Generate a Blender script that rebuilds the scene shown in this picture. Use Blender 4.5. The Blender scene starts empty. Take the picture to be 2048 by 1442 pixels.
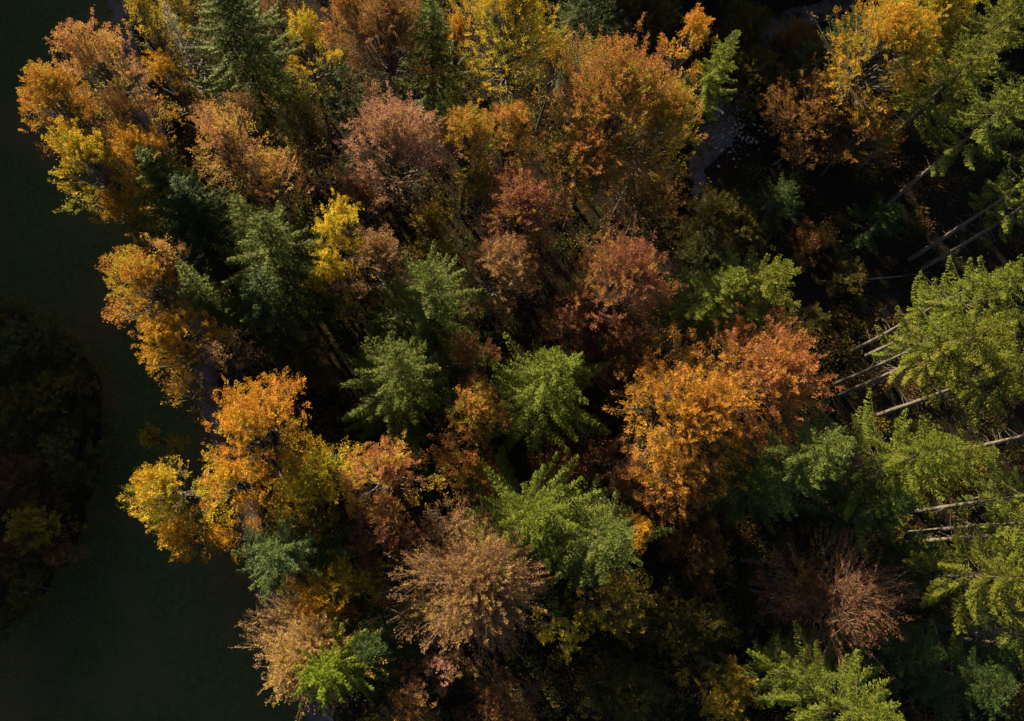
import bpy, math, random
import numpy as np

SC = bpy.context.scene
COL = SC.collection

# ------------------------------------------------------------------ camera, sky, sun, exposure
FPX, CAMH = 1600.0, 95.0
_u = np.array([164.0, 429.0, 1600.0]); _u /= np.linalg.norm(_u)
_Y = np.array([0, 1.0, 0]) - _u[1] * _u; _Y /= np.linalg.norm(_Y)
_X = np.cross(_Y, _u)
ROT = np.array([_X, _Y, _u])                      # camera -> world

import mathutils
cam_d = bpy.data.cameras.new('camera')
cam = bpy.data.objects.new('camera', cam_d); COL.objects.link(cam)
cam_d.sensor_width = 36.0
cam_d.lens = FPX / 2048 * 36.0
cam_d.clip_start = 0.5
cam_d.clip_end = 4000
M4 = mathutils.Matrix([list(ROT[0]) + [0], list(ROT[1]) + [0], list(ROT[2]) + [CAMH], [0, 0, 0, 1]])
cam.matrix_world = M4
SC.camera = cam

SUN_DIR = (0.56, -0.83)                            # the way the light travels over the ground
SUN_EL = math.radians(21)
world = bpy.data.worlds.new('World'); SC.world = world
world.use_nodes = True
wn = world.node_tree.nodes; wl = world.node_tree.links
bg = wn['Background']
sky = wn.new('ShaderNodeTexSky'); sky.sky_type = 'NISHITA'; sky.sun_disc = False
sky.sun_elevation = SUN_EL
sky.sun_rotation = math.atan2(-SUN_DIR[0], -SUN_DIR[1]) % (2 * math.pi)
sky.altitude = 600; sky.ozone_density = 0.3; sky.dust_density = 3.0; sky.air_density = 0.8
wl.new(sky.outputs[0], bg.inputs[0]); bg.inputs[1].default_value = 0.05
sun_d = bpy.data.lights.new('sun', 'SUN'); sun_d.energy = 5.0; sun_d.angle = math.radians(0.5)
sun_d.color = (1.0, 0.83, 0.54)
sun = bpy.data.objects.new('sun', sun_d); COL.objects.link(sun)
_h = math.hypot(*SUN_DIR)
_v = mathutils.Vector((SUN_DIR[0] / _h * math.cos(SUN_EL), SUN_DIR[1] / _h * math.cos(SUN_EL), -math.sin(SUN_EL)))
sun.rotation_euler = _v.to_track_quat('-Z', 'Y').to_euler()
SC.view_settings.view_transform = 'Standard'
SC.view_settings.look = 'None'
SC.view_settings.exposure = 1.6
SC.view_settings.gamma = 1.0
SC.view_settings.use_curve_mapping = False
SC.render.engine = 'CYCLES'
SC.cycles.max_bounces = 5
SC.cycles.diffuse_bounces = 3
SC.cycles.transmission_bounces = 3
SC.cycles.transparent_max_bounces = 4
SC.cycles.caustics_reflective = False
SC.cycles.caustics_refractive = False
SC.cycles.sample_clamp_indirect = 4.0

# ------------------------------------------------------------------ helpers
def ray(px, py):
    return ROT @ np.array([px - 1024.0, 721.0 - py, -FPX])

def at(px, py, z=0.0):
    d = ray(px, py); t = (z - CAMH) / d[2]
    return np.array([d[0] * t, d[1] * t, z]), t

def tag(o, label=None, cat=None, group=None, kind=None):
    if label: o['label'] = label
    if cat: o['category'] = cat
    if group: o['group'] = group
    if kind: o['kind'] = kind
    return o

def norm(a):
    return a / np.maximum(np.linalg.norm(a, axis=-1, keepdims=True), 1e-9)

def mesh_np(name, V, F, mats, attr=None, smooth=False, midx=None):
    """V (n,3); F (m,3) or (m,4)"""
    me = bpy.data.meshes.new(name)
    V = np.asarray(V, np.float32); F = np.asarray(F, np.int32)
    k = F.shape[1]; m = len(F)
    me.vertices.add(len(V)); me.vertices.foreach_set('co', V.ravel())
    me.loops.add(m * k); me.loops.foreach_set('vertex_index', F.ravel())
    me.polygons.add(m); me.polygons.foreach_set('loop_start', np.arange(0, m * k, k, dtype=np.int32))
    me.polygons.foreach_set('loop_total', np.full(m, k, np.int32))
    if smooth:
        me.polygons.foreach_set('use_smooth', np.ones(m, bool))
    if midx is not None:
        me.polygons.foreach_set('material_index', np.asarray(midx, np.int32))
    for mt in mats: me.materials.append(mt)
    if attr is not None:
        a = me.attributes.new('leaf', 'FLOAT_VECTOR', 'FACE')
        a.data.foreach_set('vector', np.asarray(attr, np.float32).ravel())
    me.update(calc_edges=True)
    return me

def link(name, me, parent=None, loc=None):
    o = bpy.data.objects.new(name, me); COL.objects.link(o)
    if parent: o.parent = parent
    if loc is not None: o.location = loc
    return o

class Wood:
    """collects tapered tubes and thin twigs as triangles"""
    def __init__(s): s.V = []; s.F = []; s.n = 0
    def tube(s, pts, radii, sides=6):
        pts = np.asarray(pts, float); k = len(pts)
        tan = norm(np.gradient(pts, axis=0))
        ref = np.array([0, 0, 1.0]) if abs(tan[0][2]) < .8 else np.array([1.0, 0, 0])
        a = norm(np.cross(tan, ref)); b = np.cross(tan, a)
        th = np.arange(sides) * 2 * math.pi / sides
        ring = (a[:, None] * np.cos(th)[None, :, None] + b[:, None] * np.sin(th)[None, :, None])
        V = pts[:, None] + ring * np.asarray(radii)[:, None, None]
        s.V.append(V.reshape(-1, 3))
        i, j = np.meshgrid(np.arange(k - 1), np.arange(sides), indexing='ij')
        j2 = (j + 1) % sides
        A = i * sides + j; B = i * sides + j2; C = (i + 1) * sides + j2; D = (i + 1) * sides + j
        F = np.concatenate([np.stack([A, B, C], -1).reshape(-1, 3), np.stack([A, C, D], -1).reshape(-1, 3)]) + s.n
        s.F.append(F); s.n += k * sides
    def spikes(s, P, Q, r):
        """3-sided pyramids from P to Q, n of them"""
        P = np.asarray(P, float); Q = np.asarray(Q, float); n = len(P)
        if n == 0: return
        t = norm(Q - P)
        ref = np.where(np.abs(t[:, 2:3]) < .8, np.array([[0, 0, 1.0]]), np.array([[1.0, 0, 0]]))
        a = norm(np.cross(t, ref)); b = np.cross(t, a)
        r = np.broadcast_to(np.asarray(r, float), (n,))[:, None]
        vs = [P + r * (a * math.cos(q) + b * math.sin(q)) for q in (0, 2.094, 4.189)] + [Q]
        V = np.stack(vs, 1).reshape(-1, 3)
        o = np.arange(n)[:, None] * 4 + s.n
        F = np.concatenate([o + np.array([[0, 1, 3]]), o + np.array([[1, 2, 3]]), o + np.array([[2, 0, 3]])])
        s.V.append(V); s.F.append(F); s.n += 4 * n
    def build(s, name, mat, parent=None, smooth=True, thin=None, thin_mat=None):
        V, F, mi, mats = np.concatenate(s.V), np.concatenate(s.F), None, [mat]
        if thin is not None and thin.V:
            mi = np.concatenate([np.zeros(len(F), int), np.ones(sum(len(f) for f in thin.F), int)])
            F = np.concatenate([F, np.concatenate(thin.F) + len(V)]); V = np.concatenate([V] + thin.V); mats = [mat, thin_mat]
        me = mesh_np(name, V, F, mats, smooth=smooth, midx=mi)
        return link(name, me, parent)

def leaf_tris(P, D, N, L, W):
    """triangles: narrow base at P, tip along D; each a leaf or small spray"""
    S = norm(np.cross(D, N))
    L = np.asarray(L)[..., None]; W = np.asarray(W)[..., None]
    V = np.stack([P + S * W * .5 + D * L * .3, P - S * W * .5, P + D * L], 1).reshape(-1, 3)
    F = np.arange(len(P) * 3).reshape(-1, 3)
    return V, F

def curve_pts(a, b, sag, n=5, up=0.0):
    """from a to b with a bend; sag lifts the middle"""
    s = np.linspace(0, 1, n)[:, None]
    p = a + (b - a) * s
    p[:, 2] += (np.sin(s[:, 0] * math.pi) * sag) + up * (s[:, 0] ** 2 - s[:, 0])
    return p

# ------------------------------------------------------------------ materials
def new_mat(name):
    m = bpy.data.materials.new(name); m.use_nodes = True
    nt = m.node_tree; nt.nodes.clear()
    return m, nt, nt.nodes, nt.links

def leaf_material(name, trans=0.32, rough=0.5, spec=0.35, nscale=0.35):
    m, nt, N, L = new_mat(name)
    out = N.new('ShaderNodeOutputMaterial')
    fa = N.new('ShaderNodeAttribute'); fa.attribute_name = 'leaf'
    sep = N.new('ShaderNodeSeparateXYZ'); L.new(fa.outputs['Vector'], sep.inputs[0])
    cols = []
    for k in ('leaf_outer', 'leaf_inner', 'leaf_other'):
        a = N.new('ShaderNodeAttribute'); a.attribute_type = 'OBJECT'; a.attribute_name = k; cols.append(a)
    geo = N.new('ShaderNodeNewGeometry')
    noi = N.new('ShaderNodeTexNoise'); noi.inputs['Scale'].default_value = nscale; noi.inputs['Detail'].default_value = 2
    L.new(geo.outputs['Position'], noi.inputs['Vector'])
    # t = outer amount + noise
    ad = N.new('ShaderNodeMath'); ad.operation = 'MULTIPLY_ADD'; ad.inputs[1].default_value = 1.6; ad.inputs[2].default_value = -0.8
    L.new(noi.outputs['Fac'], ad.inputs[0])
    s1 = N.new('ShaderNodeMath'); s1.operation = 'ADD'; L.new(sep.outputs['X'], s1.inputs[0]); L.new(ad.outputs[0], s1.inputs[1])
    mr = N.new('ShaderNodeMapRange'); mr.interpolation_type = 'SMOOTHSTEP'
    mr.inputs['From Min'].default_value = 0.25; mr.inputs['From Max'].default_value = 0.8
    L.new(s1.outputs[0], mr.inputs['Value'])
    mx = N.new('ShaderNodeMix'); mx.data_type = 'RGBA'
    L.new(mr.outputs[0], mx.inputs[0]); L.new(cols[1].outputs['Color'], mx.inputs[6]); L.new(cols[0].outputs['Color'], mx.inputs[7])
    # other colour by clump
    gt = N.new('ShaderNodeMapRange'); gt.interpolation_type = 'SMOOTHSTEP'
    gt.inputs['From Min'].default_value = 0.54; gt.inputs['From Max'].default_value = 0.86
    L.new(sep.outputs['Z'], gt.inputs['Value'])
    mx2 = N.new('ShaderNodeMix'); mx2.data_type = 'RGBA'
    L.new(gt.outputs[0], mx2.inputs[0]); L.new(mx.outputs[2], mx2.inputs[6]); L.new(cols[2].outputs['Color'], mx2.inputs[7])
    hs = N.new('ShaderNodeHueSaturation')
    v = N.new('ShaderNodeMapRange'); v.inputs['To Min'].default_value = 0.76; v.inputs['To Max'].default_value = 1.24
    L.new(sep.outputs['Y'], v.inputs['Value']); L.new(v.outputs[0], hs.inputs['Value'])
    h = N.new('ShaderNodeMath'); h.operation = 'MULTIPLY'; h.inputs[1].default_value = 7.31
    L.new(sep.outputs['Y'], h.inputs[0])
    fr = N.new('ShaderNodeMath'); fr.operation = 'FRACT'; L.new(h.outputs[0], fr.inputs[0])
    hm = N.new('ShaderNodeMapRange'); hm.inputs['To Min'].default_value = 0.485; hm.inputs['To Max'].default_value = 0.515
    L.new(fr.outputs[0], hm.inputs['Value']); L.new(hm.outputs[0], hs.inputs['Hue'])
    L.new(mx2.outputs[2], hs.inputs['Color'])
    pb = N.new('ShaderNodeBsdfPrincipled'); pb.inputs['Roughness'].default_value = rough
    pb.inputs['Specular IOR Level'].default_value = spec
    L.new(hs.outputs[0], pb.inputs['Base Color'])
    tr = N.new('ShaderNodeBsdfTranslucent'); L.new(hs.outputs[0], tr.inputs['Color'])
    ms = N.new('ShaderNodeMixShader'); ms.inputs[0].default_value = trans
    L.new(pb.outputs[0], ms.inputs[1]); L.new(tr.outputs[0], ms.inputs[2]); L.new(ms.outputs[0], out.inputs[0])
    return m

def rough_material(name, c1, c2, scale=4.0, rough=0.9, bump=0.3, detail=6, stretch=None, c3=None, scale2=0.3):
    m, nt, N, L = new_mat(name)
    out = N.new('ShaderNodeOutputMaterial'); pb = N.new('ShaderNodeBsdfPrincipled')
    tc = N.new('ShaderNodeTexCoord'); mp = N.new('ShaderNodeMapping')
    if stretch: mp.inputs['Scale'].default_value = stretch
    L.new(tc.outputs['Object'], mp.inputs[0])
    no = N.new('ShaderNodeTexNoise'); no.inputs['Scale'].default_value = scale; no.inputs['Detail'].default_value = detail
    no.inputs['Roughness'].default_value = 0.7
    L.new(mp.outputs[0], no.inputs['Vector'])
    cr = N.new('ShaderNodeValToRGB'); cr.color_ramp.elements[0].position = 0.35; cr.color_ramp.elements[1].position = 0.65
    cr.color_ramp.elements[0].color = (*c1, 1); cr.color_ramp.elements[1].color = (*c2, 1)
    L.new(no.outputs['Fac'], cr.inputs[0])
    colout = cr.outputs[0]
    if c3 is not None:
        n2 = N.new('ShaderNodeTexNoise'); n2.inputs['Scale'].default_value = scale2; n2.inputs['Detail'].default_value = 5
        L.new(mp.outputs[0], n2.inputs['Vector'])
        r2 = N.new('ShaderNodeMapRange'); r2.inputs['From Min'].default_value = .48; r2.inputs['From Max'].default_value = .62
        L.new(n2.outputs['Fac'], r2.inputs['Value'])
        mx = N.new('ShaderNodeMix'); mx.data_type = 'RGBA'; mx.inputs[7].default_value = (*c3, 1)
        L.new(r2.outputs[0], mx.inputs[0]); L.new(colout, mx.inputs[6]); colout = mx.outputs[2]
    L.new(colout, pb.inputs['Base Color']); pb.inputs['Roughness'].default_value = rough
    pb.inputs['Specular IOR Level'].default_value = 0.05
    bp = N.new('ShaderNodeBump'); bp.inputs['Strength'].default_value = bump; bp.inputs['Distance'].default_value = 0.1
    L.new(no.outputs['Fac'], bp.inputs['Height']); L.new(bp.outputs[0], pb.inputs['Normal'])
    L.new(pb.outputs[0], out.inputs[0])
    return m

M_LEAF = leaf_material('broad_leaf', 0.36, 0.6, 0.15)
M_NEEDLE = leaf_material('needle_spray', 0.25, 0.5, 0.12, 0.5)
M_BARK = rough_material('grey_bark', (.08, .07, .058), (.17, .15, .125), 6, stretch=(1, 1, .25))
M_BARKD = rough_material('spruce_bark', (.09, .078, .066), (.20, .17, .145), 7, stretch=(1, 1, .3))
M_BOUGH = rough_material('bough_bark', (.05, .04, .028), (.10, .08, .055), 7)
M_TWIG = rough_material('pale_twig', (.19, .125, .075), (.29, .20, .125), 5, bump=.1)
M_DEAD = rough_material('weathered_dead_wood', (.24, .21, .19), (.40, .36, .33), 5, bump=.1)
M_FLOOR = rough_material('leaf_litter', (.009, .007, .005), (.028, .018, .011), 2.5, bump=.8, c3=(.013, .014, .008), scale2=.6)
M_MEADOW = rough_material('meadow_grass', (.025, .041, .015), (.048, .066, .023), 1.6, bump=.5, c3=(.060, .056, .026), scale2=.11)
M_PATH = rough_material('gravel_path', (.055, .053, .06), (.11, .105, .12), 9, bump=.3, c3=(.06, .045, .03), scale2=.7)
M_STONE = rough_material('limestone_rubble', (.22, .21, .20), (.38, .37, .36), 3, bump=.4)
M_GRASS = leaf_material('grass_blade', 0.2, 0.6, 0.2)

# palettes: outer, inner, other (leaf colour; the dark ones have shade painted in)
PAL = {
 'bramble': ((.050, .060, .014), (.040, .048, .012), (.07, .065, .014)),
 'bracken': ((.11, .055, .025), (.10, .05, .02), (.13, .08, .02)),
 'sapling': ((.13, .10, .016), (.10, .085, .014), (.16, .11, .016)),
 'coolfir': ((.105, .14, .028), (.065, .088, .02), (.14, .16, .025)),
 'goldgreen': ((.47, .25, .02), (.46, .33, .015), (.26, .27, .02)),
 'amber': ((.44, .20, .028), (.49, .295, .02), (.44, .23, .025)),
 'straw': ((.36, .22, .08), (.36, .24, .05), (.42, .28, .05)),
 'salmon': ((.44, .21, .08), (.50, .32, .05), (.54, .38, .06)),
 'orange': ((.46, .20, .03), (.54, .33, .02), (.44, .34, .03)),
 'flame': ((.52, .22, .025), (.58, .35, .02), (.48, .34, .02)),
 'gold': ((.48, .26, .02), (.52, .34, .015), (.44, .21, .02)),
 'yellow': ((.54, .34, .02), (.48, .37, .015), (.28, .29, .02)),
 'yellowgreen': ((.50, .33, .02), (.38, .33, .015), (.17, .21, .015)),
 'brightyellow': ((.58, .40, .02), (.46, .38, .02), (.32, .30, .02)),
 'mixed': ((.40, .21, .03), (.42, .29, .02), (.20, .22, .015)),
 'rustgold': ((.37, .155, .04), (.43, .24, .02), (.26, .22, .015)),
 'copper': ((.225, .082, .045), (.25, .10, .036), (.32, .17, .03)),
 'pinkcopper': ((.38, .19, .125), (.34, .155, .085), (.42, .24, .07)),
 'russet': ((.21, .10, .04), (.23, .115, .03), (.30, .17, .02)),
 'redorange': ((.36, .14, .05), (.42, .19, .03), (.42, .22, .03)),
 'red': ((.38, .14, .06), (.44, .22, .04), (.44, .32, .03)),
 'darkred': ((.15, .055, .032), (.17, .07, .024), (.24, .13, .02)),
 'brown': ((.27, .145, .065), (.25, .13, .05), (.32, .20, .05)),
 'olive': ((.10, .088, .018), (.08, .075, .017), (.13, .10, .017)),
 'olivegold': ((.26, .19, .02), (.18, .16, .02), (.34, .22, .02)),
 'spruce': ((.088, .115, .015), (.058, .075, .013), (.10, .12, .018)),  # conifers: lit tips painted as paler outer colour, inner darker
 'shadespruce': ((.042, .070, .016), (.032, .050, .014), (.05, .075, .018)),
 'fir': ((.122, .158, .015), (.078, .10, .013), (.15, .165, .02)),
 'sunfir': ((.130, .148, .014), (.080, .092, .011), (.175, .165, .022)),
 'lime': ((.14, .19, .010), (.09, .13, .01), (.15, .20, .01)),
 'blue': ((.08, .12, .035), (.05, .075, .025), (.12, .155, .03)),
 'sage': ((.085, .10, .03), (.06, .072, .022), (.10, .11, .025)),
}
def paint(o, pal, j=None):
    j = j or (lambda: 1.0)
    for k, c in zip(('leaf_outer', 'leaf_inner', 'leaf_other'), PAL[pal]):
        o[k] = [float(x) for x in c]

# ------------------------------------------------------------------ broadleaf tree
def broadleaf(rng, h, R, clen, dens=1.0, bare=False, leafy=1.0, leaf=0.19, spiky=0.4, split=False, open_=1.0):
    """returns (leaf V,F,attr), trunk Wood, list of branch Woods"""
    zb = h - clen
    nC = int(max(14, 3.2 * R * R * open_))
    az = rng.uniform(0, 2 * math.pi, nC)
    hh = 1 - rng.uniform(0, 1, nC) ** 1.25 * .96
    lob = 1 + .16 * np.sin(az * 2 + rng.uniform(0, 6)) + .12 * np.sin(az * 3 + rng.uniform(0, 6) + hh * 3) + .08 * np.sin(az * 5 + rng.uniform(0, 6))
    prof = np.sin(math.pi * np.clip(hh, 0.02, .985) ** .72) ** .62
    u = .42 + .58 * rng.uniform(0, 1, nC) ** .45
    rad = R * .92 * lob * prof * u
    tp_ = rng.uniform(0, 1, nC) < .17
    rad = np.where(tp_, R * .42 * rng.uniform(0, 1, nC) ** .5, rad); hh = np.where(tp_, rng.uniform(.86, .99, nC), hh)
    C = np.stack([np.cos(az) * rad, np.sin(az) * rad, zb + hh * clen * (.93 - .12 * (rad / R) ** 2)], 1)
    C[:, 2] += rng.normal(0, .035 * clen, nC)
    center = np.array([0, 0, zb + .28 * clen])
    d = norm(C - center + np.array([0, 0, spiky * R]))
    # tips round each clump
    per = int(max(5, (8 if not bare else 12) * dens))
    ci = np.repeat(np.arange(nC), per)
    nT = len(ci)
    off = rng.normal(0, 1, (nT, 3)) * np.array([.16, .16, .10]) * R
    T = C[ci] + off + d[ci] * rng.uniform(0, .22, (nT, 1)) * R
    dd = norm(T - center + np.array([0, 0, spiky * R]) + rng.normal(0, .30 if not bare else .13, (nT, 3)) * R)
    sl = rng.uniform(.7, 1.5, nT) * (.75 + .06 * R) * (1 if not bare else 1.5)
    # leaves
    lp = int((58 if not bare else 40) * leafy * dens)
    ti = np.repeat(np.arange(nT), lp); n = len(ti)
    s = rng.uniform(0, 1, n) ** .8
    keep = rng.uniform(0, 1, n) < np.where(hh[ci][ti] < .42, .25, 1.0)
    ti = ti[keep]; s = s[keep]; n = len(ti)
    nrm = norm(np.array([0, 0, .9]) + d[ci][ti] * .5 + rng.normal(0, .35, (nT, 3))[ti])
    D = dd[ti]
    S = norm(np.cross(D, nrm))
    lat = rng.normal(0, 1, n) * (.30 if not bare else .13) * (1.15 - s) 
    P = T[ti] + D * ((s - .55) * sl[ti])[:, None] + S * lat[:, None] + rng.normal(0, .07, (n, 3))
    P[:, 2] -= .10 * s * s
    LD = norm(D * .7 + S * np.sign(lat)[:, None] * rng.uniform(.1, .9, (n, 1)) + rng.normal(0, .35, (n, 3)))
    LN = norm(nrm + rng.normal(0, .32, (n, 3)))
    LL = leaf * rng.uniform(.7, 1.35, n)
    V, F = leaf_tris(P, LD, LN, LL, LL * .78)
    ctr = np.array([0, 0, zb + .45 * clen])
    q = (P - ctr) / np.array([R, R, clen * .55])
    t = np.clip(np.linalg.norm(q, axis=1) * .75 + .15 * s - .05, 0, 1.3)
    crand = rng.uniform(0, 1, nC)
    cz = np.clip(crand[ci][ti] * .75 + rng.uniform(0, 1, nT)[ti] * .25 + rng.normal(0, .05, n), 0, 1)
    attr = np.stack([t, rng.uniform(0, 1, n), cz], 1)
    # wood
    w = Wood(); r0 = .04 + .008 * h
    k = 9; zz = np.linspace(0, h * .86, k)
    wob = np.cumsum(rng.normal(0, .10, (k, 2)), 0); wob[0] = 0
    tp = np.concatenate([wob, zz[:, None]], 1)
    w.tube(tp, r0 * (1 - .88 * np.linspace(0, 1, k)) + .02, 8)
    def trunk_at(z):
        return np.stack([np.interp(z, zz, tp[:, 0]), np.interp(z, zz, tp[:, 1]), z], -1)
    branches = []
    z0 = np.clip(zb * .9 + (C[:, 2] - zb) * rng.uniform(.15, .62, nC) , zb * .75, h * .82)
    bases = trunk_at(z0)
    order = np.argsort(az)
    for bi, i in enumerate(range(nC)):
        bw = w
        if bare and split:
            branches.append(Wood())
            bw = branches[-1]
        ln = np.linalg.norm(C[i] - bases[i])
        pts = curve_pts(bases[i], C[i], -.10 * ln, 4 if not bare else 7)
        pts[1:-1] += rng.normal(0, .04 * ln, (len(pts) - 2, 3)) * (1.3 if bare else 1)
        rb = (.035 + .014 * ln) * (1.25 if bare else 1)
        bw.tube(pts, np.linspace(rb, .022, len(pts)), 3 if not bare else 5)
        m = np.where(ci == i)[0]
        a = pts[-2] + (pts[-1] - pts[-2]) * rng.uniform(-.2 if not bare else -1.2, 1, (len(m), 1))
        e = T[m] + dd[m] * (sl[m] * .35)[:, None]
        mid = (a + e) / 2 + rng.normal(0, .08, (len(m), 3)) * R * .3
        if bare:
            bw.spikes(a, mid + (mid - a) * .15, .032)
            bw.spikes(mid, e, .022)
        else:
            bw.spikes(a, e, .022)
        if bare:
            for q_ in range(3):
                f = rng.uniform(.1, .9, (len(m), 1)); p0 = mid + (e - mid) * f
                p1 = p0 + norm(dd[m] + rng.normal(0, .28, (len(m), 3))) * rng.uniform(.3, .9, (len(m), 1))
                bw.spikes(p0, p1, .011)
    return (V, F, attr), w, branches

# ------------------------------------------------------------------ conifer
def conifer(rng, h, R, clen, dens=1.0, droop=0.25, ragged=.15, stubs=0, bare=False, card=.21, fan=1.0, power=1.0):
    zb = h - clen
    w = Wood(); w.thin = Wood(); r0 = .05 + .0085 * h
    k = 10; zz = np.linspace(0, h, k)
    wob = np.cumsum(rng.normal(0, .05, (k, 2)), 0); wob[0] = 0
    tp = np.concatenate([wob, zz[:, None]], 1)
    w.tube(tp, r0 * (1 - .93 * np.linspace(0, 1, k) ** 1.1), 8)
    def trunk_at(z):
        return np.array([np.interp(z, zz, tp[:, 0]), np.interp(z, zz, tp[:, 1]), z])
    Ps, Ds, Ns, Ls, Ws, At = [], [], [], [], [], []
    sp = .74 / dens ** .5
    z = zb
    while z < h - .15:
        f = min(1.0, (h - z) / clen)
        base_len = R * (f ** power) * (1.0 if f < .85 else 1 - (f - .85) * 2.0) * rng.uniform(.84, 1.14)
        nb = int(round(rng.uniform(4.4, 5.8) * dens ** .5)) if f > .1 else 4
        a0 = rng.uniform(0, 6.28)
        for b in range(nb):
            azm = a0 + b * 6.283 / nb + rng.normal(0, .18)
            bl = max(.25, base_len * (1 + rng.normal(0, ragged)) + .12)
            zz0 = z + rng.uniform(-.2, .2)
            el = .70 * (1 - f) ** 1.6 - (droop * .9 + .12) * f + rng.normal(0, .08)
            o = trunk_at(min(zz0, h))
            m = 7; s = np.linspace(0, 1, m)
            hor = np.array([math.cos(azm), math.sin(azm), 0])
            side = np.array([-math.sin(azm), math.cos(azm), 0])
            pts = o + hor * (s * bl * math.cos(el))[:, None] + side * (rng.normal(0, .08) * bl * s ** 2)[:, None]
            pts[:, 2] += s * bl * math.sin(el) - droop * .5 * bl * np.sin(s * math.pi) * f + .22 * bl * s ** 3 * .6
            dn = np.array([0, 0, -.06])
            (w if bare else w.thin).spikes(pts[:1] + dn, pts[4:5] + dn, .014 + .009 * bl)
            (w if bare else w.thin).spikes(pts[2:3] + dn, pts[6:7] + dn, .010 + .004 * bl)
            if bare:
                for q_ in range(int(5 + bl * 5)):
                    ss = rng.uniform(.2, 1); p = np.array([np.interp(ss, s, pts[:, c]) for c in range(3)])
                    dd = hor * .7 + side * rng.choice([-1, 1]) * rng.uniform(.4, 1) + np.array([0, 0, rng.uniform(-.5, .2)])
                    w.spikes(p[None], (p + dd * rng.uniform(.2, .6))[None], .012)
                continue
            # branchlets
            stp = .165 / dens ** .5
            nl = max(3, int(bl / stp * (.78 if f > .6 else 1)))
            ss = np.linspace((.34 if f > .6 else .12) if bl > 1 else .02, 1, nl) + rng.normal(0, .012, nl)
            ss = np.clip(ss, 0, 1)
            Pb = np.stack([np.interp(ss, s, pts[:, c]) for c in range(3)], 1)
            tan = norm(pts[-1] - pts[0])
            for sg in (-1, 1):
                L2 = (.20 + .36 * (1 - ss) * bl * .62) * rng.uniform(.7, 1.15, nl)
                L2 = np.minimum(L2, .85) * fan
                dr = norm(tan * rng.uniform(.55, .95, (nl, 1)) + side * sg * .9 + np.array([0, 0, 1]) * rng.uniform(-.70, -.12, (nl, 1)))
                nc = 4
                q = (np.arange(nc) + .3) / nc
                c0 = Pb[:, None] + dr[:, None] * (L2[:, None] * q[None])[:, :, None]
                c0[:, :, 2] -= (.14 * (L2[:, None] * q[None]) ** 2)
                c0 = c0.reshape(-1, 3); n = len(c0)
                D = norm(np.repeat(dr, nc, 0) + rng.normal(0, .20, (n, 3)))
                Ps.append(c0 + rng.normal(0, .045, (n, 3))); Ds.append(D)
                Ns.append(norm(np.array([0, 0, 1.0]) + hor * .2 + side * sg * .55 + rng.normal(0, .26, (n, 3))))
                ll = np.repeat(L2, nc) / nc * 1.7 + .10
                Ls.append(np.minimum(ll, card * 1.5) * rng.uniform(.8, 1.2, n)); Ws.append(np.full(n, .078) * rng.uniform(.8, 1.5, n))
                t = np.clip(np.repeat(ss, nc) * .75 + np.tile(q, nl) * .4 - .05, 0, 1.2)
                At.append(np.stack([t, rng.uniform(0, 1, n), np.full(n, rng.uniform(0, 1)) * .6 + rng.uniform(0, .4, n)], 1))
            # shoots along the axis itself
            n = nl
            Ps.append(Pb); Ds.append(norm(tan + rng.normal(0, .25, (n, 3)))); Ns.append(norm(np.array([0, 0, 1.0]) + rng.normal(0, .5, (n, 3))))
            Ls.append(np.full(n, .26)); Ws.append(np.full(n, .10))
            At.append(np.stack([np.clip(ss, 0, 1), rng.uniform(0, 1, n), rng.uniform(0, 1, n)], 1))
        z += sp * (.6 + .6 * f) * rng.uniform(.8, 1.2)
    if stubs:
        zs = rng.uniform(h * .18, zb + 1, stubs); azs = rng.uniform(0, 6.28, stubs)
        P = np.stack([trunk_at(q) for q in zs]); ln = rng.uniform(.4, 2.4, stubs)
        e = P + np.stack([np.cos(azs) * ln, np.sin(azs) * ln, -.25 * ln + rng.normal(0, .2, stubs)], 1)
        w.spikes(P, e, .035)
        md = P + (e - P) * rng.uniform(.4, .8, (stubs, 1))
        w.spikes(md, md + (e - P) * .3 + rng.normal(0, .3, (stubs, 3)), .02)
    if bare:
        return None, w
    V, F = leaf_tris(np.concatenate(Ps), np.concatenate(Ds), np.concatenate(Ns), np.concatenate(Ls), np.concatenate(Ws) * 1.25)
    return (V, F, np.concatenate(At)), w

# ------------------------------------------------------------------ ground, unseen shading hill, meadow, paths
def smooth(a, b, x):
    t = np.clip((x - a) / (b - a), 0, 1); return t * t * (3 - 2 * t)
def terrain(x, y):
    z = smooth(62, 98, -x) * np.interp(y, [60, 95, 101, 118, 150, 200], [43, 43, 40, 33, 26, 20])  # added hill out of view, crest shaped to shade the meadow
    z = z + smooth(150, 420, x) * 30 + smooth(170, 460, y) * 40
    return z
gx = np.concatenate([np.linspace(-900, -170, 16), np.linspace(-160, 130, 146), np.linspace(150, 900, 18)])
gy = np.concatenate([np.linspace(-900, -100, 16), np.linspace(-90, 170, 131), np.linspace(190, 900, 18)])
GX, GY = np.meshgrid(gx, gy, indexing='ij')
rg = np.random.default_rng(5)
GZ = terrain(GX, GY)
bumpy = (.18 * np.sin(GX * .31 + 1) * np.cos(GY * .27) + .12 * np.sin(GX * .83 + GY * .55) + rg.normal(0, .05, GX.shape)) * ((GX > -33) | (GX < -60))
GZ = GZ + bumpy - .25
V = np.stack([GX, GY, GZ], -1).reshape(-1, 3)
ni, nj = GX.shape
i, j = np.meshgrid(np.arange(ni - 1), np.arange(nj - 1), indexing='ij')
A = i * nj + j
F = np.stack([A, A + nj, A + nj + 1, A + 1], -1).reshape(-1, 4)
tag(link('ground', mesh_np('ground', V, F, [M_FLOOR], smooth=True)), 'dark forest floor of leaf litter under the trees', kind='structure')

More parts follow.
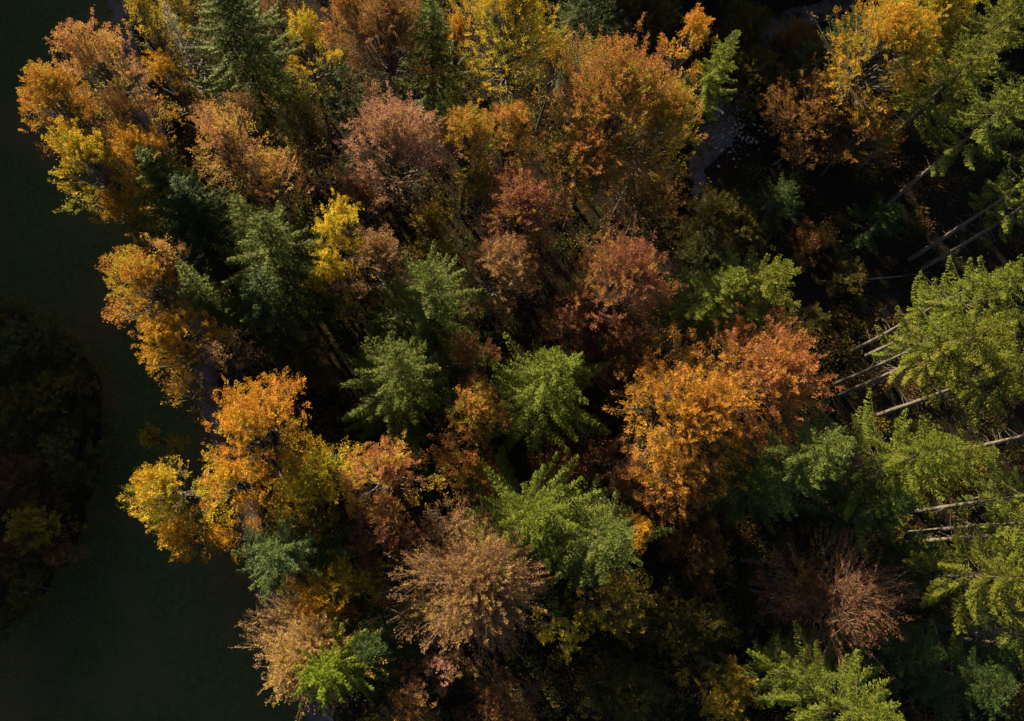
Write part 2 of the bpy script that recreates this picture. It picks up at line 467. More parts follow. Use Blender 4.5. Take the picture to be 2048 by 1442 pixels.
def px_poly(pts, z): return [at(x, y, z)[0] for x, y in pts]
def ribbon(name, pts, widths, z, mat, label, edge=.12, seed=1):
    """an earth path: a strip with uneven edges and thickness above the floor"""
    r = np.random.default_rng(seed)
    P = np.array([at(x, y, z)[0][:2] for x, y in pts]); Wd = np.array(widths, float)
    seg = np.concatenate([[0], np.cumsum(np.linalg.norm(np.diff(P, axis=0), axis=1))])
    n = int(seg[-1] / .35); s = np.linspace(0, seg[-1], n)
    Q = np.stack([np.interp(s, seg, P[:, 0]), np.interp(s, seg, P[:, 1])], 1)
    for _ in range(6): Q[1:-1] = (Q[:-2] + Q[1:-1] * 2 + Q[2:]) / 4
    Wi = np.interp(s, seg, Wd)
    t = norm(np.gradient(Q, axis=0)); nn = np.stack([-t[:, 1], t[:, 0]], 1)
    cols = []
    for f, dz in ((-1.08, -.3), (-1, 0), (-.45, .03), (0, .05), (.45, .03), (1, 0), (1.08, -.3)):
        e = r.normal(0, edge, n) * (abs(f) > .9)
        e = np.convolve(e, [.3, .4, .3], 'same')
        c = Q + nn * (Wi / 2 * f + e)[:, None]
        cols.append(np.concatenate([c, np.full((n, 1), z + dz) + r.normal(0, .006, (n, 1))], 1))
    V = np.stack(cols, 1).reshape(-1, 3)
    a, b = np.meshgrid(np.arange(n - 1), np.arange(6), indexing='ij'); A = a * 7 + b
    F = np.stack([A, A + 1, A + 8, A + 7], -1).reshape(-1, 4)
    return tag(link(name, mesh_np(name, V, F, [mat], smooth=True)), label, kind='structure')

# meadow: strip between the left clump and the wood, carried on past the frame
edgeR = [(190, -260), (225, -60), (245, 60), (270, 150), (300, 260), (347, 450), (398, 640), (422, 820), (488, 980), (510, 1100), (535, 1190), (585, 1320), (640, 1430), (700, 1560), (760, 1800)]
edgeL = [(-420, -260), (-400, 100), (-330, 480), (-120, 560), (-20, 600), (60, 630), (150, 690), (195, 760), (205, 880), (180, 1000), (130, 1120), (70, 1200), (15, 1270), (-70, 1360), (-120, 1560), (-160, 1800)]
def resample(pts, n):
    P = np.array([at(x, y, 0)[0][:2] for x, y in pts]); seg = np.concatenate([[0], np.cumsum(np.linalg.norm(np.diff(P, axis=0), axis=1))])
    s = np.linspace(0, seg[-1], n); return np.stack([np.interp(s, seg, P[:, 0]), np.interp(s, seg, P[:, 1])], 1)
eL, eR = resample(edgeL, 150), resample(edgeR, 150)
eL += rg.normal(0, .25, eL.shape); 
K = 60; fr = np.linspace(0, 1, K)[None, :, None]
MG = eL[:, None] * (1 - fr) + eR[:, None] * fr
MZ = terrain(MG[..., 0], MG[..., 1]) + .05 + .05 * np.sin(MG[..., 0] * .4) * np.sin(MG[..., 1] * .23)
MZ[:, 0] -= .5; MZ[:, -1] -= .5
V = np.concatenate([MG, MZ[..., None]], -1).reshape(-1, 3)
i, j = np.meshgrid(np.arange(149), np.arange(K - 1), indexing='ij'); A = i * K + j
F = np.stack([A, A + K, A + K + 1, A + 1], -1).reshape(-1, 4)
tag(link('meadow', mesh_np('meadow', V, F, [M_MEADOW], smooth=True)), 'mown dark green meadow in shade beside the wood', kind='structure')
ribbon('gravel_path', [(215, -120), (228, -30), (243, 50), (268, 140), (303, 260), (350, 450), (398, 640), (420, 820), (488, 980), (512, 1110), (530, 1185), (590, 1310), (636, 1425), (690, 1560)],
       [2.4] * 14, .14, M_PATH, 'narrow grey gravel path along the edge of the meadow')
ribbon('forest_track', [(1130, 20), (1230, 70), (1330, 130), (1420, 200), (1450, 245), (1420, 290), (1395, 330), (1400, 400), (1430, 480)],
       [1.6, 1.6, 1.4, 2.6, 4.4, 3.4, 2.4, 1.4, .8], .10, M_PATH, 'grey gravel forest track crossing the clearing', .3, 3)
ribbon('cart_track', [(1450, 240), (1500, 140), (1530, 60), (1590, 35), (1650, 22), (1720, -20), (1800, -90)],
       [2.4, 2.2, 2.6, 3.0, 3.0, 2.8, 2.6], .07, rough_material('earth_track', (.06, .05, .05), (.14, .125, .12), 3, bump=.6, c3=(.03, .035, .02), scale2=.5), 'earth cart track curving through the top of the clearing', .25, 4)

# ------------------------------------------------------------------ the tree list
# (kind, x, y, radius in photo pixels, height m, palette, options, label)
B, S, D_ = 'beech_tree', 'spruce_tree', 'bare'
TREES = [
 # left edge of the wood, top to bottom
 (B, 206, 132, 78, 26, 'salmon', dict(cl=.62), 'slender salmon pink beech leaning over the meadow, topmost on the meadow edge'),
 (B, 124, 222, 82, 24, 'orange', dict(cl=.6), 'orange crowned beech reaching farthest left over the meadow'),
 (B, 190, 335, 76, 24, 'yellow', dict(cl=.65), 'yellow green beech below the farthest left orange crown'),
 (B, 262, 245, 66, 22, 'salmon', dict(cl=.6, dens=.8), 'pale pink and gold beech at the foot of the salmon tree'),
 (B, 290, 325, 76, 23, 'gold', dict(cl=.6), 'golden orange beech above the dark twin spruces'),
 (B, 252, 430, 58, 15, 'gold', dict(cl=.7), 'low yellow and orange tree at the meadow edge beside the twin spruces'),
 (S, 345, 395, 70, 24, 'spruce', dict(dens=1.3), 'mid green spruce, left one of the twin spruces at the meadow edge'),
 (S, 405, 445, 74, 23, 'shadespruce', dict(dens=1.3), 'blackish spruce, right one of the twin spruces at the meadow edge'),
 (B, 305, 55, 66, 22, 'yellowgreen', dict(cl=.7, dens=.8), 'thin olive yellow tree beside the path at the top of the picture'),
 (B, 345, 165, 55, 19, 'gold', dict(cl=.7, dens=.8), 'gold leaved tree left of the grey dead spruce'),
 (B, 375, 40, 62, 17, 'olivegold', dict(cl=.7), 'olive tree at the top edge left of the big dark spruce'),
 ('dead_spruce', 385, 130, 42, 24, None, dict(), 'bare grey dead spruce with curved twigs left of the big spruce'),
 (S, 487, 95, 94, 31, 'spruce', dict(cl=.75, droop=.32, dens=1.5), 'tall broad spruce with sunlit left flank near the top left'),
 (B, 622, 100, 52, 25, 'yellow', dict(cl=.65), 'narrow upright yellow tree right of the tall broad spruce'),
 (B, 570, 30, 60, 17, 'russet', dict(), 'dark russet beech behind the narrow yellow tree'),
 (B, 612, 262, 72, 16, 'olive', dict(cl=.75), 'shaded olive gold tree below the narrow yellow tree'),
 (B, 455, 290, 88, 23, 'salmon', dict(cl=.6, dens=.75, leafy=.75), 'sparse pink orange beech above the dark twin spruces'),
 (B, 545, 365, 88, 21, 'salmon', dict(cl=.65, dens=.8, leafy=.75), 'thin pale orange beech left of the pink copper crown'),
 (B, 500, 245, 60, 20, 'russet', dict(cl=.65, dens=.7, leafy=.6), 'twiggy rust brown beech under the tall broad spruce'),
 (B, 775, 70, 105, 24, 'russet', dict(cl=.6), 'large dark russet beech at the top edge between yellow trees'),
 (B, 700, 35, 62, 23, 'rustgold', dict(cl=.6), 'rust and gold beech at the top edge beside the narrow yellow tree'),
 (S, 868, 120, 68, 25, 'spruce', dict(cl=.7, dens=1.4), 'pointed green conifer with bright left side below the russet beech'),
 (S, 690, 185, 45, 16, 'shadespruce', dict(), 'small shaded conifer between the yellow and the russet tree'),
 (B, 1018, 62, 112, 29, 'yellowgreen', dict(cl=.62), 'big yellow and green beech at the top centre'),
 (B, 918, 88, 36, 22, 'gold', dict(cl=.6), 'small gold crown between the pointed conifer and the big yellow beech'),
 (B, 1105, 130, 48, 20, 'mixed', dict(cl=.65), 'small yellow tree at the right foot of the big yellow beech'),
 (S, 1165, 45, 72, 25, 'shadespruce', dict(), 'dark spruce right of the big yellow beech'),
 (B, 790, 290, 98, 25, 'pinkcopper', dict(cl=.68, spiky=.25), 'rounded pink copper beech in the upper middle'),
 (B, 935, 285, 70, 24, 'mixed', dict(cl=.62, spiky=.7), 'spiky orange and green beech right of the pink copper crown'),
 (B, 1020, 275, 62, 25, 'rustgold', dict(cl=.55, spiky=.8), 'upright rusty orange beech touching the largest beech'),
 (B, 960, 385, 62, 15, 'olivegold', dict(cl=.7), 'shaded yellow green tree under the spiky orange beech'),
 (B, 1225, 215, 140, 30, 'rustgold', dict(cl=.62, dens=1.1), 'largest beech, rust outside and gold inside, above the copper crowns'),
 (B, 1310, 265, 92, 27, 'mixed', dict(cl=.65), 'gold green flank crown on the right of the largest beech'),
 (B, 1175, 335, 85, 22, 'mixed', dict(cl=.65), 'green gold lower crown under the largest beech'),
 (B, 1290, 400, 75, 14, 'russet', dict(cl=.7), 'shaded brown tree at the lower right of the largest beech'),
 (B, 1378, 88, 50, 27, 'flame', dict(cl=.5), 'bright orange tree top right above the largest beech'),
 (S, 1412, 172, 46, 24, 'fir', dict(cl=.7), 'narrow green spruce on the edge of the dark clearing'),
 # middle
 (B, 1045, 425, 94, 24, 'copper', dict(cl=.6), 'copper brown beech below the largest beech'),
 (B, 1000, 545, 84, 22, 'brown', dict(cl=.62), 'rust brown beech right of the upper green spruce'),
 (B, 688, 475, 68, 25, 'brightyellow', dict(cl=.6, spiky=.7), 'brightest yellow beech in the middle left'),
 (B, 668, 555, 55, 20, 'yellowgreen', dict(cl=.65), 'golden green crown below the brightest yellow beech'),
 (B, 765, 525, 72, 25, 'brown', dict(cl=.6, dens=.9), 'dusty pink brown beech right of the brightest yellow beech'),
 (B, 720, 400, 60, 16, 'darkred', dict(cl=.7), 'shaded purple brown tree above the brightest yellow beech'),
 (S, 565, 520, 100, 26, 'spruce', dict(cl=.72, ragged=.28, dens=1.3), 'wide ragged dark green fir left of the brightest yellow beech'),
 (S, 545, 610, 80, 22, 'shadespruce', dict(), 'shaded spruce below the wide ragged fir'),
 (S, 505, 470, 45, 22, 'spruce', dict(), 'small green fir wedged between the pink beech and the wide ragged fir'),
 (S, 418, 600, 45, 24, 'spruce', dict(), 'small pointed spruce beside the orange meadow edge beech'),
 (B, 292, 575, 80, 23, 'orange', dict(cl=.65), 'tall orange beech bulging over the meadow below the twin spruces'),
 (B, 350, 680, 74, 21, 'gold', dict(cl=.65), 'golden beech between the bulging orange beech and the sparse one'),
 (B, 378, 775, 52, 17, 'gold', dict(cl=.6, dens=.75, leafy=.7), 'sparse yellow tree with open branches over the path'),
 (B, 335, 525, 52, 22, 'salmon', dict(cl=.6, dens=.75, leafy=.7), 'thin orange twigged beech under the dark twin spruces'),
 (B, 450, 710, 62, 18, 'brown', dict(cl=.6, dens=.8, leafy=.35), 'nearly leafless brown tree right of the golden beech'),
 (B, 525, 850, 100, 25, 'flame', dict(cl=.65, spiky=.65, dens=1.1), 'brilliant flame orange maple above the yellow meadow edge tree'),
 (B, 470, 960, 70, 22, 'flame', dict(cl=.6), 'orange lower crown of the flame coloured group at the meadow'),
 (B, 318, 882, 40, 9, 'olivegold', dict(cl=.8), 'small round bush standing alone in the meadow shade'),
 (B, 342, 985, 86, 20, 'yellow', dict(cl=.7), 'yellow tree with orange tips bulging over the lower meadow'),
 (B, 375, 1065, 62, 15, 'gold', dict(cl=.7), 'low gold tree under the bulging yellow tree'),
 (B, 635, 960, 88, 22, 'yellowgreen', dict(cl=.65), 'green gold maple right of the flame orange maple'),
 (B, 600, 1030, 62, 18, 'olivegold', dict(cl=.65), 'olive crown above the blue green pine'),
 (B, 770, 945, 82, 24, 'red', dict(cl=.6, spiky=.6), 'pinkish red and orange beech below the darker middle spruce'),
 (B, 765, 1065, 75, 20, 'darkred', dict(cl=.65), 'dark crimson tree below the pinkish red beech'),
 (S, 858, 618, 106, 29, 'spruce', dict(cl=.75, droop=.2), 'upper of the two joined green spruces in the centre'),
 (S, 800, 765, 104, 29, 'spruce', dict(cl=.78, droop=.25), 'lower and darker of the two joined green spruces in the centre'),
 (S, 1085, 780, 100, 28, 'fir', dict(cl=.75), 'bright green fir right of the two joined spruces'),
 (B, 955, 830, 72, 22, 'rustgold', dict(cl=.65), 'rust orange beech between the darker spruce and the bright fir'),
 (B, 930, 710, 52, 19, 'russet', dict(cl=.65), 'small shaded russet tree right of the joined spruces'),
 (B, 940, 930, 58, 18, 'rustgold', dict(cl=.65), 'low golden brown tree above the twin firs'),
 (B, 1240, 575, 112, 26, 'copper', dict(cl=.62), 'large copper red beech right of the centre'),
 (B, 1160, 650, 78, 18, 'darkred', dict(cl=.65), 'deep brown beech in the shade of the large copper red one'),
 (B, 1230, 690, 75, 19, 'darkred', dict(cl=.65), 'maroon tree between the bright fir and the golden beech'),
 (S, 1495, 600, 84, 28, 'sunfir', dict(cl=.6, ragged=.3), 'bright flat topped conifer above the red orange beech'),
 (S, 1400, 618, 72, 27, 'fir', dict(), 'dim green conifer left of the bright flat topped one'),
 (B, 1530, 755, 122, 26, 'redorange', dict(cl=.6, dens=1.15), 'broad red orange beech right of the golden one'),
 (B, 1368, 825, 132, 25, 'amber', dict(cl=.6, dens=1.15), 'broad golden orange beech left of the red orange one'),
 (B, 1340, 940, 95, 18, 'rustgold', dict(cl=.65), 'brown orange beech in the shade under the golden beech'),
 (B, 1245, 930, 60, 15, 'darkred', dict(cl=.65), 'dim maroon tree below left of the golden beech'),
 (S, 1575, 925, 92, 30, 'coolfir', dict(cl=.7, ragged=.25), 'bluish green fir below the red orange beech'),
 (S, 1480, 960, 66, 21, 'spruce', dict(), 'shaded green fir left of the bluish fir'),
 # lower left and middle
 (B, 462, 1078, 50, 13, 'gold', dict(cl=.7), 'small shaded gold tree hiding the path beside the blue green pine'),
 (S, 568, 1112, 82, 25, 'blue', dict(cl=.65, ragged=.25), 'blue green pine beside the gap with the path'),
 (B, 700, 1165, 66, 18, 'olivegold', dict(cl=.7), 'olive gold tree right of the blue green pine'),
 ('sparse_beech', 622, 1300, 112, 22, 'straw', dict(cl=.7, leafy=.9), 'pale straw coloured beech of fanning bare twigs over the lower meadow'),
 (B, 640, 1215, 62, 18, 'gold', dict(cl=.65), 'yellow orange tree above the straw coloured beech'),
 (S, 664, 1328, 70, 29, 'lime', dict(cl=.6, fan=.42, droop=.05, ragged=.3, dens=1.1), 'vivid lime green spruce top like a star near the bottom'),
 (S, 745, 1290, 66, 22, 'shadespruce', dict(), 'dark spruce right of the vivid lime spruce'),
 ('sparse_beech', 950, 1165, 138, 23, 'brown', dict(cl=.5, leafy=1.0), 'brown beech of radiating twigs and dry leaves at the bottom centre'),
 (B, 905, 1050, 64, 22, 'brown', dict(cl=.6, leafy=.6, dens=.8), 'dry brown crown behind the radiating beech'),
 (B, 890, 1325, 48, 17, 'pinkcopper', dict(cl=.6), 'small tan orange tree under the radiating brown beech'),
 (B, 820, 1410, 80, 16, 'russet', dict(cl=.65), 'brown tree at the bottom edge right of the dark spruce'),
 (B, 1000, 1410, 80, 14, 'darkred', dict(cl=.65), 'dim brown tree at the bottom edge below the radiating beech'),
 (S, 1060, 1045, 118, 29, 'fir', dict(cl=.72, droop=.2, dens=1.2), 'yellow green fir, left one of the twin firs'),
 (S, 1190, 1085, 100, 27, 'coolfir', dict(cl=.72), 'blue green fir, right one of the twin firs'),
 (B, 1225, 1190, 88, 16, 'olivegold', dict(cl=.65), 'dim mustard tree below the twin firs'),
 (B, 1125, 1265, 46, 17, 'brightyellow', dict(cl=.6), 'low yellow tree catching sun below the twin firs'),
 (B, 1268, 1065, 34, 21, 'gold', dict(cl=.6), 'small orange gold tree top on the right of the twin firs'),
 # right side
 (B, 1765, 100, 112, 26, 'goldgreen', dict(cl=.55), 'gold and orange beech at the top right above the clearing'),
 (B, 1850, 30, 95, 24, 'yellowgreen', dict(cl=.6), 'yellow beech at the top edge beside the tall right spruce'),
 (B, 1640, 225, 98, 12, 'russet', dict(cl=.65), 'shaded brown orange tree above the leaning grey trunks'),  # russet leaves chosen to paint this tree as shaded
 (B, 1725, 265, 75, 14, 'rustgold', dict(cl=.6), 'amber tree between the shaded brown tree and the grey trunk'),
 (S, 1655, 110, 58, 19, 'shadespruce', dict(), 'dark drooping spruce left of the gold beech at the top right'),
 (S, 1970, 80, 98, 33, 'sunfir', dict(cl=.55, stubs=30, droop=.4), 'tall yellow green spruce with drooping boughs in the top right corner'),
 (S, 1900, 160, 78, 30, 'sunfir', dict(cl=.5, stubs=30, droop=.4), 'yellow green spruce just below the top right corner'),
 (S, 1985, 238, 76, 30, 'fir', dict(cl=.33, stubs=40, droop=.35), 'fresh green spruce on a long grey trunk at the right edge'),
 (S, 1975, 590, 80, 31, 'fir', dict(cl=.40, stubs=40, droop=.4, ragged=.3), 'upper green spruce of the big cluster at the right edge'),
 (S, 1912, 690, 84, 31, 'sunfir', dict(cl=.40, stubs=40, droop=.4, ragged=.3), 'sunlit spruce with long boughs in the middle of the right cluster'),
 (S, 2010, 740, 82, 31, 'sunfir', dict(cl=.40, stubs=40, droop=.4, ragged=.3), 'sunlit spruce at the right edge below the cluster top'),
 (S, 1800, 920, 100, 27, 'fir', dict(cl=.6, ragged=.25), 'wide yellow green fir below the right cluster'),
 (S, 1880, 925, 62, 25, 'sunfir', dict(cl=.6), 'pale green fir right of the wide yellow green fir'),
 (S, 1735, 1010, 80, 19, 'shadespruce', dict(), 'shaded fir under the wide yellow green fir'),
 ('bare_beech', 1690, 1200, 140, 18, 'darkred', dict(cl=.55, leafy=.7, open=.34), 'half bare copper beech with crooked pale branches at the lower right'),
 (B, 1590, 1170, 80, 15, 'darkred', dict(cl=.6), 'dim rusty tree left of the half bare copper beech'),
 (S, 1985, 1155, 84, 29, 'sunfir', dict(cl=.5, stubs=25), 'bright green spruce on the right edge below the fallen looking trunks'),
 (S, 1840, 1135, 62, 15, 'shadespruce', dict(), 'dark fir right of the half bare copper beech'),
 (S, 1690, 1410, 100, 27, 'fir', dict(cl=.6, ragged=.25), 'sunlit fir at the bottom edge on the right'),
 (S, 1580, 1345, 62, 20, 'spruce', dict(), 'dim fir left of the sunlit bottom edge fir'),
 (S, 1800, 1300, 66, 17, 'shadespruce', dict(), 'shaded conifer under the half bare copper beech'),
 (S, 1920, 1350, 90, 19, 'shadespruce', dict(), 'large blackish conifer near the bottom right corner'),
 (S, 2020, 985, 56, 14, 'spruce', dict(), 'low green spruce at the right edge among the bare trunks'),
 (S, 2030, 1290, 60, 20, 'shadespruce', dict(), 'shaded spruce at the right edge near the corner'),
 # left clump in the shade
 (B, 60, 690, 72, 11, 'sage', dict(cl=.75), 'grey green tree at the top of the shaded clump on the left'),
 (B, 120, 790, 66, 10, 'olive', dict(cl=.75), 'olive tree on the meadow side of the shaded clump'),
 (B, 30, 830, 66, 11, 'olive', dict(cl=.75), 'dark olive tree at the left edge of the picture in the clump'),
 (B, 130, 900, 58, 9, 'sage', dict(cl=.75), 'blue green bush bulging from the middle of the shaded clump'),
 (B, 55, 960, 66, 10, 'bracken', dict(cl=.75), 'brown tree in the shaded clump left of the narrow meadow'),
 (B, 80, 1045, 58, 9, 'olivegold', dict(cl=.75), 'mustard bush in the lower half of the shaded clump'),
 (B, 20, 1120, 58, 9, 'bracken', dict(cl=.75), 'low brown bush at the left edge of the clump'),
 (B, 60, 1180, 46, 8, 'olive', dict(cl=.75), 'dark olive bush near the lower end of the clump'),
 (B, 15, 1250, 44, 7, 'sage', dict(cl=.75), 'last grey green bush at the lower end of the clump'),
 (B, 170, 830, 34, 6, 'olive', dict(cl=.75), 'small dark bush on the meadow rim of the clump'),
 (B, 10, 655, 60, 10, 'olive', dict(cl=.75), 'uppermost dark tree of the shaded clump at the left edge'),
 (B, 130, 725, 50, 8, 'sage', dict(cl=.75), 'grey green bush on the upper meadow rim of the shaded clump'),
 (B, 175, 950, 34, 5, 'olive', dict(cl=.75), 'low dark bush on the meadow rim below the blue green one'),
 (B, 120, 1120, 38, 6, 'russet', dict(cl=.75), 'low brown bush on the lower meadow rim of the shaded clump'),
 # fill inside the wood and the clearing, dark palettes standing in for shade
 (B, 1290, 30, 75, 11, 'olive', dict(cl=.7), 'dark tree in the hollow right of the dark spruce at the top edge'),
 (B, 1500, 150, 62, 8, 'olive', dict(cl=.7), 'black green bush hugging the cart track above the rubble'),
 (B, 1590, 90, 62, 8, 'russet', dict(cl=.7), 'dim brown bush below the curve of the cart track'),
 (S, 1560, 400, 46, 10, 'shadespruce', dict(), 'low blackish conifer below the rubble clearing'),
 (B, 1420, 440, 62, 9, 'olive', dict(cl=.7), 'black green bush at the lower end of the gravel track'),
 (S, 1760, 440, 50, 10, 'shadespruce', dict(), 'low dark conifer in the hollow between two leaning grey trunks'),
 (B, 1250, 1390, 85, 8, 'olive', dict(cl=.7), 'blackish olive tree at the bottom edge right of centre'),
 (B, 1380, 1250, 85, 8, 'olive', dict(cl=.7), 'dark green tree in the hollow left of the half bare beech'),
 (B, 1400, 1090, 75, 9, 'russet', dict(cl=.7), 'dark brown tree in the hollow below the brown orange beech'),
 (B, 1440, 1380, 70, 10, 'olivegold', dict(cl=.7), 'dim ochre tree at the bottom edge near the curved log'),
 (B, 1480, 460, 60, 6, 'olive', dict(cl=.7), 'dark bush below the track in the clearing'),
 (B, 1620, 480, 42, 4, 'russet', dict(cl=.7), 'dim brown bush under the leaning grey trunks'),
 (B, 1700, 560, 42, 4, 'olive', dict(cl=.7), 'dim ochre bush beside the thin fallen log'),
 (B, 1610, 640, 42, 8, 'olive', dict(cl=.7), 'ochre tree between the flat topped conifer and the right cluster'),
 (B, 1480, 60, 70, 8, 'olive', dict(cl=.7), 'dark olive tree between the two tracks at the top'),
 (B, 1410, 520, 60, 7, 'sage', dict(cl=.7), 'dark grey green tree above the dim conifer'),
 (B, 870, 460, 55, 12, 'olivegold', dict(cl=.7), 'dim olive tree right of the dusty pink brown beech'),
 (B, 620, 710, 60, 10, 'olive', dict(cl=.7), 'dark bush under the shaded spruces left of centre'),
 (B, 1130, 950, 60, 12, 'darkred', dict(cl=.7), 'dark maroon tree above the blue twin fir'),
 (B, 830, 1240, 60, 11, 'olivegold', dict(cl=.7), 'dim ochre tree left of the radiating beech'),
]
NAMEKIND = {B: 'broadleaf_tree', S: 'spruce_tree', 'dead_spruce': 'dead_spruce', 'sparse_beech': 'broadleaf_tree', 'bare_beech': 'broadleaf_tree'}
POS = []
DQ = 1.0
for idx, (kind, px, py, rpx, h, pal, op, label) in enumerate(TREES):
    rng = np.random.default_rng(1000 + idx)
    con = kind in (S, 'dead_spruce')
    cl = op.get('cl', .7) * h * (1.0 if con or h < 13 else .84)
    zc = h - cl * (.62 if con else .45)
    p, t = at(px, py, zc)
    R = rpx * t * (1.46 if con else 1.0)
    loc = (p[0], p[1], terrain(p[0], p[1]) - .15)
    POS.append((p[0], p[1], R, h))
    root = link(NAMEKIND[kind], None, None, loc)
    tag(root, label, {'spruce_tree': 'conifer', 'dead_spruce': 'dead tree'}.get(NAMEKIND[kind], 'tree'))
    if kind == S:
        (V, F, At), w = conifer(rng, h, R, cl, op.get('dens', 1.0), op.get('droop', .22), op.get('ragged', .24), op.get('stubs', 8), fan=op.get('fan', 1.0))
        w.build('trunk', M_BARKD, root, thin=w.thin, thin_mat=M_BOUGH)
    elif kind == 'dead_spruce':
        _, w = conifer(rng, h, R, cl, .7, .35, .3, 20, bare=True)
        w.build('trunk', M_DEAD, root); V = None
    else:
        bare = kind in ('sparse_beech', 'bare_beech')
        small = h < 17.5
        (V, F, At), w, brs = broadleaf(rng, h, R, cl, op.get('dens', 1.0) * (.85 if 13 <= h < 17.5 else 1), bare, op.get('leafy', 1.0) * (.85 if 13 <= h < 17.5 else 1),
                                       leaf=.134, spiky=op.get('spiky', .45), split=bare, open_=op.get('open', 1.0))
        w.build('trunk', M_BARK if h > 12 else M_BOUGH, root)
        for bw in brs: bw.build('branch', M_TWIG, root)
    if V is not None:
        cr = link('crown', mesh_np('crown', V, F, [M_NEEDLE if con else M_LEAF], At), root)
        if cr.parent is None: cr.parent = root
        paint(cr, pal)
print('crown tris', sum(len(o.data.polygons) for o in bpy.data.objects if o.name.startswith('crown')),
      'wood', sum(len(o.data.polygons) for o in bpy.data.objects if o.name.startswith(('trunk', 'branch'))))

# ------------------------------------------------------------------ undergrowth
def shrubs(name, pal, n, seed, label, polys_ok):
    r = np.random.default_rng(seed); Vs, Fs, As = [], [], []; c = 0; base = 0
    while c < n:
        px, py = r.uniform(150, 2120), r.uniform(-60, 1500)
        if not polys_ok(px, py): continue
        p, t = at(px, py, 0); R = r.uniform(.7, 2.2); hh = R * r.uniform(.8, 1.6); m = int(140 * R)
        dd = norm(r.normal(0, 1, (m, 3))); dd[:, 2] = np.abs(dd[:, 2])
        k = r.uniform(.4, 1, (m, 1)) * (1 + .3 * np.sin(np.arctan2(dd[:, 1:2], dd[:, :1]) * 3 + r.uniform(0, 6)))
        P = p + dd * k * np.array([R, R, hh]) + r.normal(0, .15, (m, 3))
        V, F = leaf_tris(P, norm(dd + r.normal(0, .5, (m, 3))), norm(np.array([0, 0, 1.]) + r.normal(0, .5, (m, 3))), r.uniform(.22, .42, m), r.uniform(.16, .29, m))
        Vs.append(V); Fs.append(F + base); base += len(V)
        As.append(np.stack([k[:, 0], r.uniform(0, 1, m), np.full(m, r.uniform(0, 1))], 1)); c += 1
    o = link(name, mesh_np(name, np.concatenate(Vs), np.concatenate(Fs), [M_LEAF], np.concatenate(As)))
    paint(o, pal); return tag(o, label, 'undergrowth', kind='stuff')
def forest_ok(px, py):
    ex = np.interp(py, [y for x, y in edgeR], [x for x, y in edgeR])
    if px < ex + 40: return False
    if 1370 < px < 1560 and 150 < py < 420: return random.random() < .3
    if 1180 < px < 1720 and -60 < py < 110: return random.random() < .25
    return True
random.seed(4)
shrubs('undergrowth', 'bramble', 600, 11, 'dark green undergrowth of bramble and saplings on the forest floor', forest_ok)
shrubs('undergrowth', 'bracken', 360, 12, 'brown bracken and young beeches on the forest floor', forest_ok)
shrubs('undergrowth', 'sapling', 200, 13, 'yellowing saplings on the forest floor', forest_ok)

# fallen leaves and grass tufts
def scatter(name, pal, mat, n, seed, fn, L, label, cat, flat=.25, up=False):
    r = np.random.default_rng(seed)
    P = fn(r, n); m = len(P)
    D = norm(np.concatenate([r.normal(0, 1, (m, 2)), r.normal(0, flat, (m, 1))], 1)) if not up else norm(np.array([0, 0, 1.]) + r.normal(0, .5, (m, 3)))
    Nn = norm(np.array([0, 0, 1.]) + r.normal(0, .4, (m, 3))) if not up else norm(r.normal(0, 1, (m, 3)))
    l = L * r.uniform(.6, 1.4, m)
    V, F = leaf_tris(P, D, Nn, l, l * (.7 if not up else .35))
    A = np.stack([r.uniform(0, 1, m), r.uniform(0, 1, m), r.uniform(0, 1, m)], 1)
    o = link(name, mesh_np(name, V, F, [mat], A)); paint(o, pal)
    return tag(o, label, cat, kind='stuff')
def in_meadow(r, n):
    a = r.integers(0, 149, n); f = r.uniform(.01, .985, (n, 1))
    q = eL[a] * (1 - f) + eR[a] * f + r.normal(0, .25, (n, 2))
    return np.concatenate([q, (terrain(q[:, 0], q[:, 1]) + .06)[:, None]], 1)
def near_edge(r, n):
    a = r.integers(0, 149, n); f = 1 - np.abs(r.normal(0, .13, (n, 1)))
    left = r.uniform(0, 1, (n, 1)) < .45; f = np.where(left, 1 - f, f)
    q = eL[a] * (1 - f) + eR[a] * f + r.normal(0, .3, (n, 2))
    return np.concatenate([q, (terrain(q[:, 0], q[:, 1]) + .14)[:, None]], 1)
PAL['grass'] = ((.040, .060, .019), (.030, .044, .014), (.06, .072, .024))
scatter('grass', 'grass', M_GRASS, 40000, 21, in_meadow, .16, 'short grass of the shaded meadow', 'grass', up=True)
scatter('fallen_leaves', 'russet', M_LEAF, 20000, 22, near_edge, .14, 'fallen brown leaves along both rims of the meadow', 'leaves')

def on_paths(r, n):
    L_ = [(228, -30), (243, 50), (268, 140), (303, 260), (348, 450), (385, 640), (418, 820), (470, 980), (503, 1110), (528, 1185), (580, 1310), (632, 1425)]
    T_ = [(1230, 70), (1330, 130), (1420, 200), (1450, 245), (1420, 290), (1395, 330)]
    U_ = [(1450, 240), (1500, 140), (1530, 60), (1590, 35), (1650, 22), (1720, -20)]
    out = []
    for ln, q in ((L_, .55), (T_, .25), (U_, .2)):
        k = int(n * q); f = r.uniform(0, len(ln) - 1.001, k); i = f.astype(int); W_ = np.array([at(x, y, .2)[0] for x, y in ln])
        p = W_[i] + (W_[i + 1] - W_[i]) * (f - i)[:, None]; side = r.normal(0, 1, (k, 1)); side = np.sign(side) * np.abs(side) ** .5 * 1.1
        p[:, :1] += side; p[:, 1:2] += side * .3; p[:, 2] = .21 + r.uniform(0, .04, k); out.append(p)
    return np.concatenate(out)
scatter('fallen_leaves', 'russet', M_LEAF, 5000, 23, on_paths, .13, 'fallen brown leaves lying along the gravel paths', 'leaves')

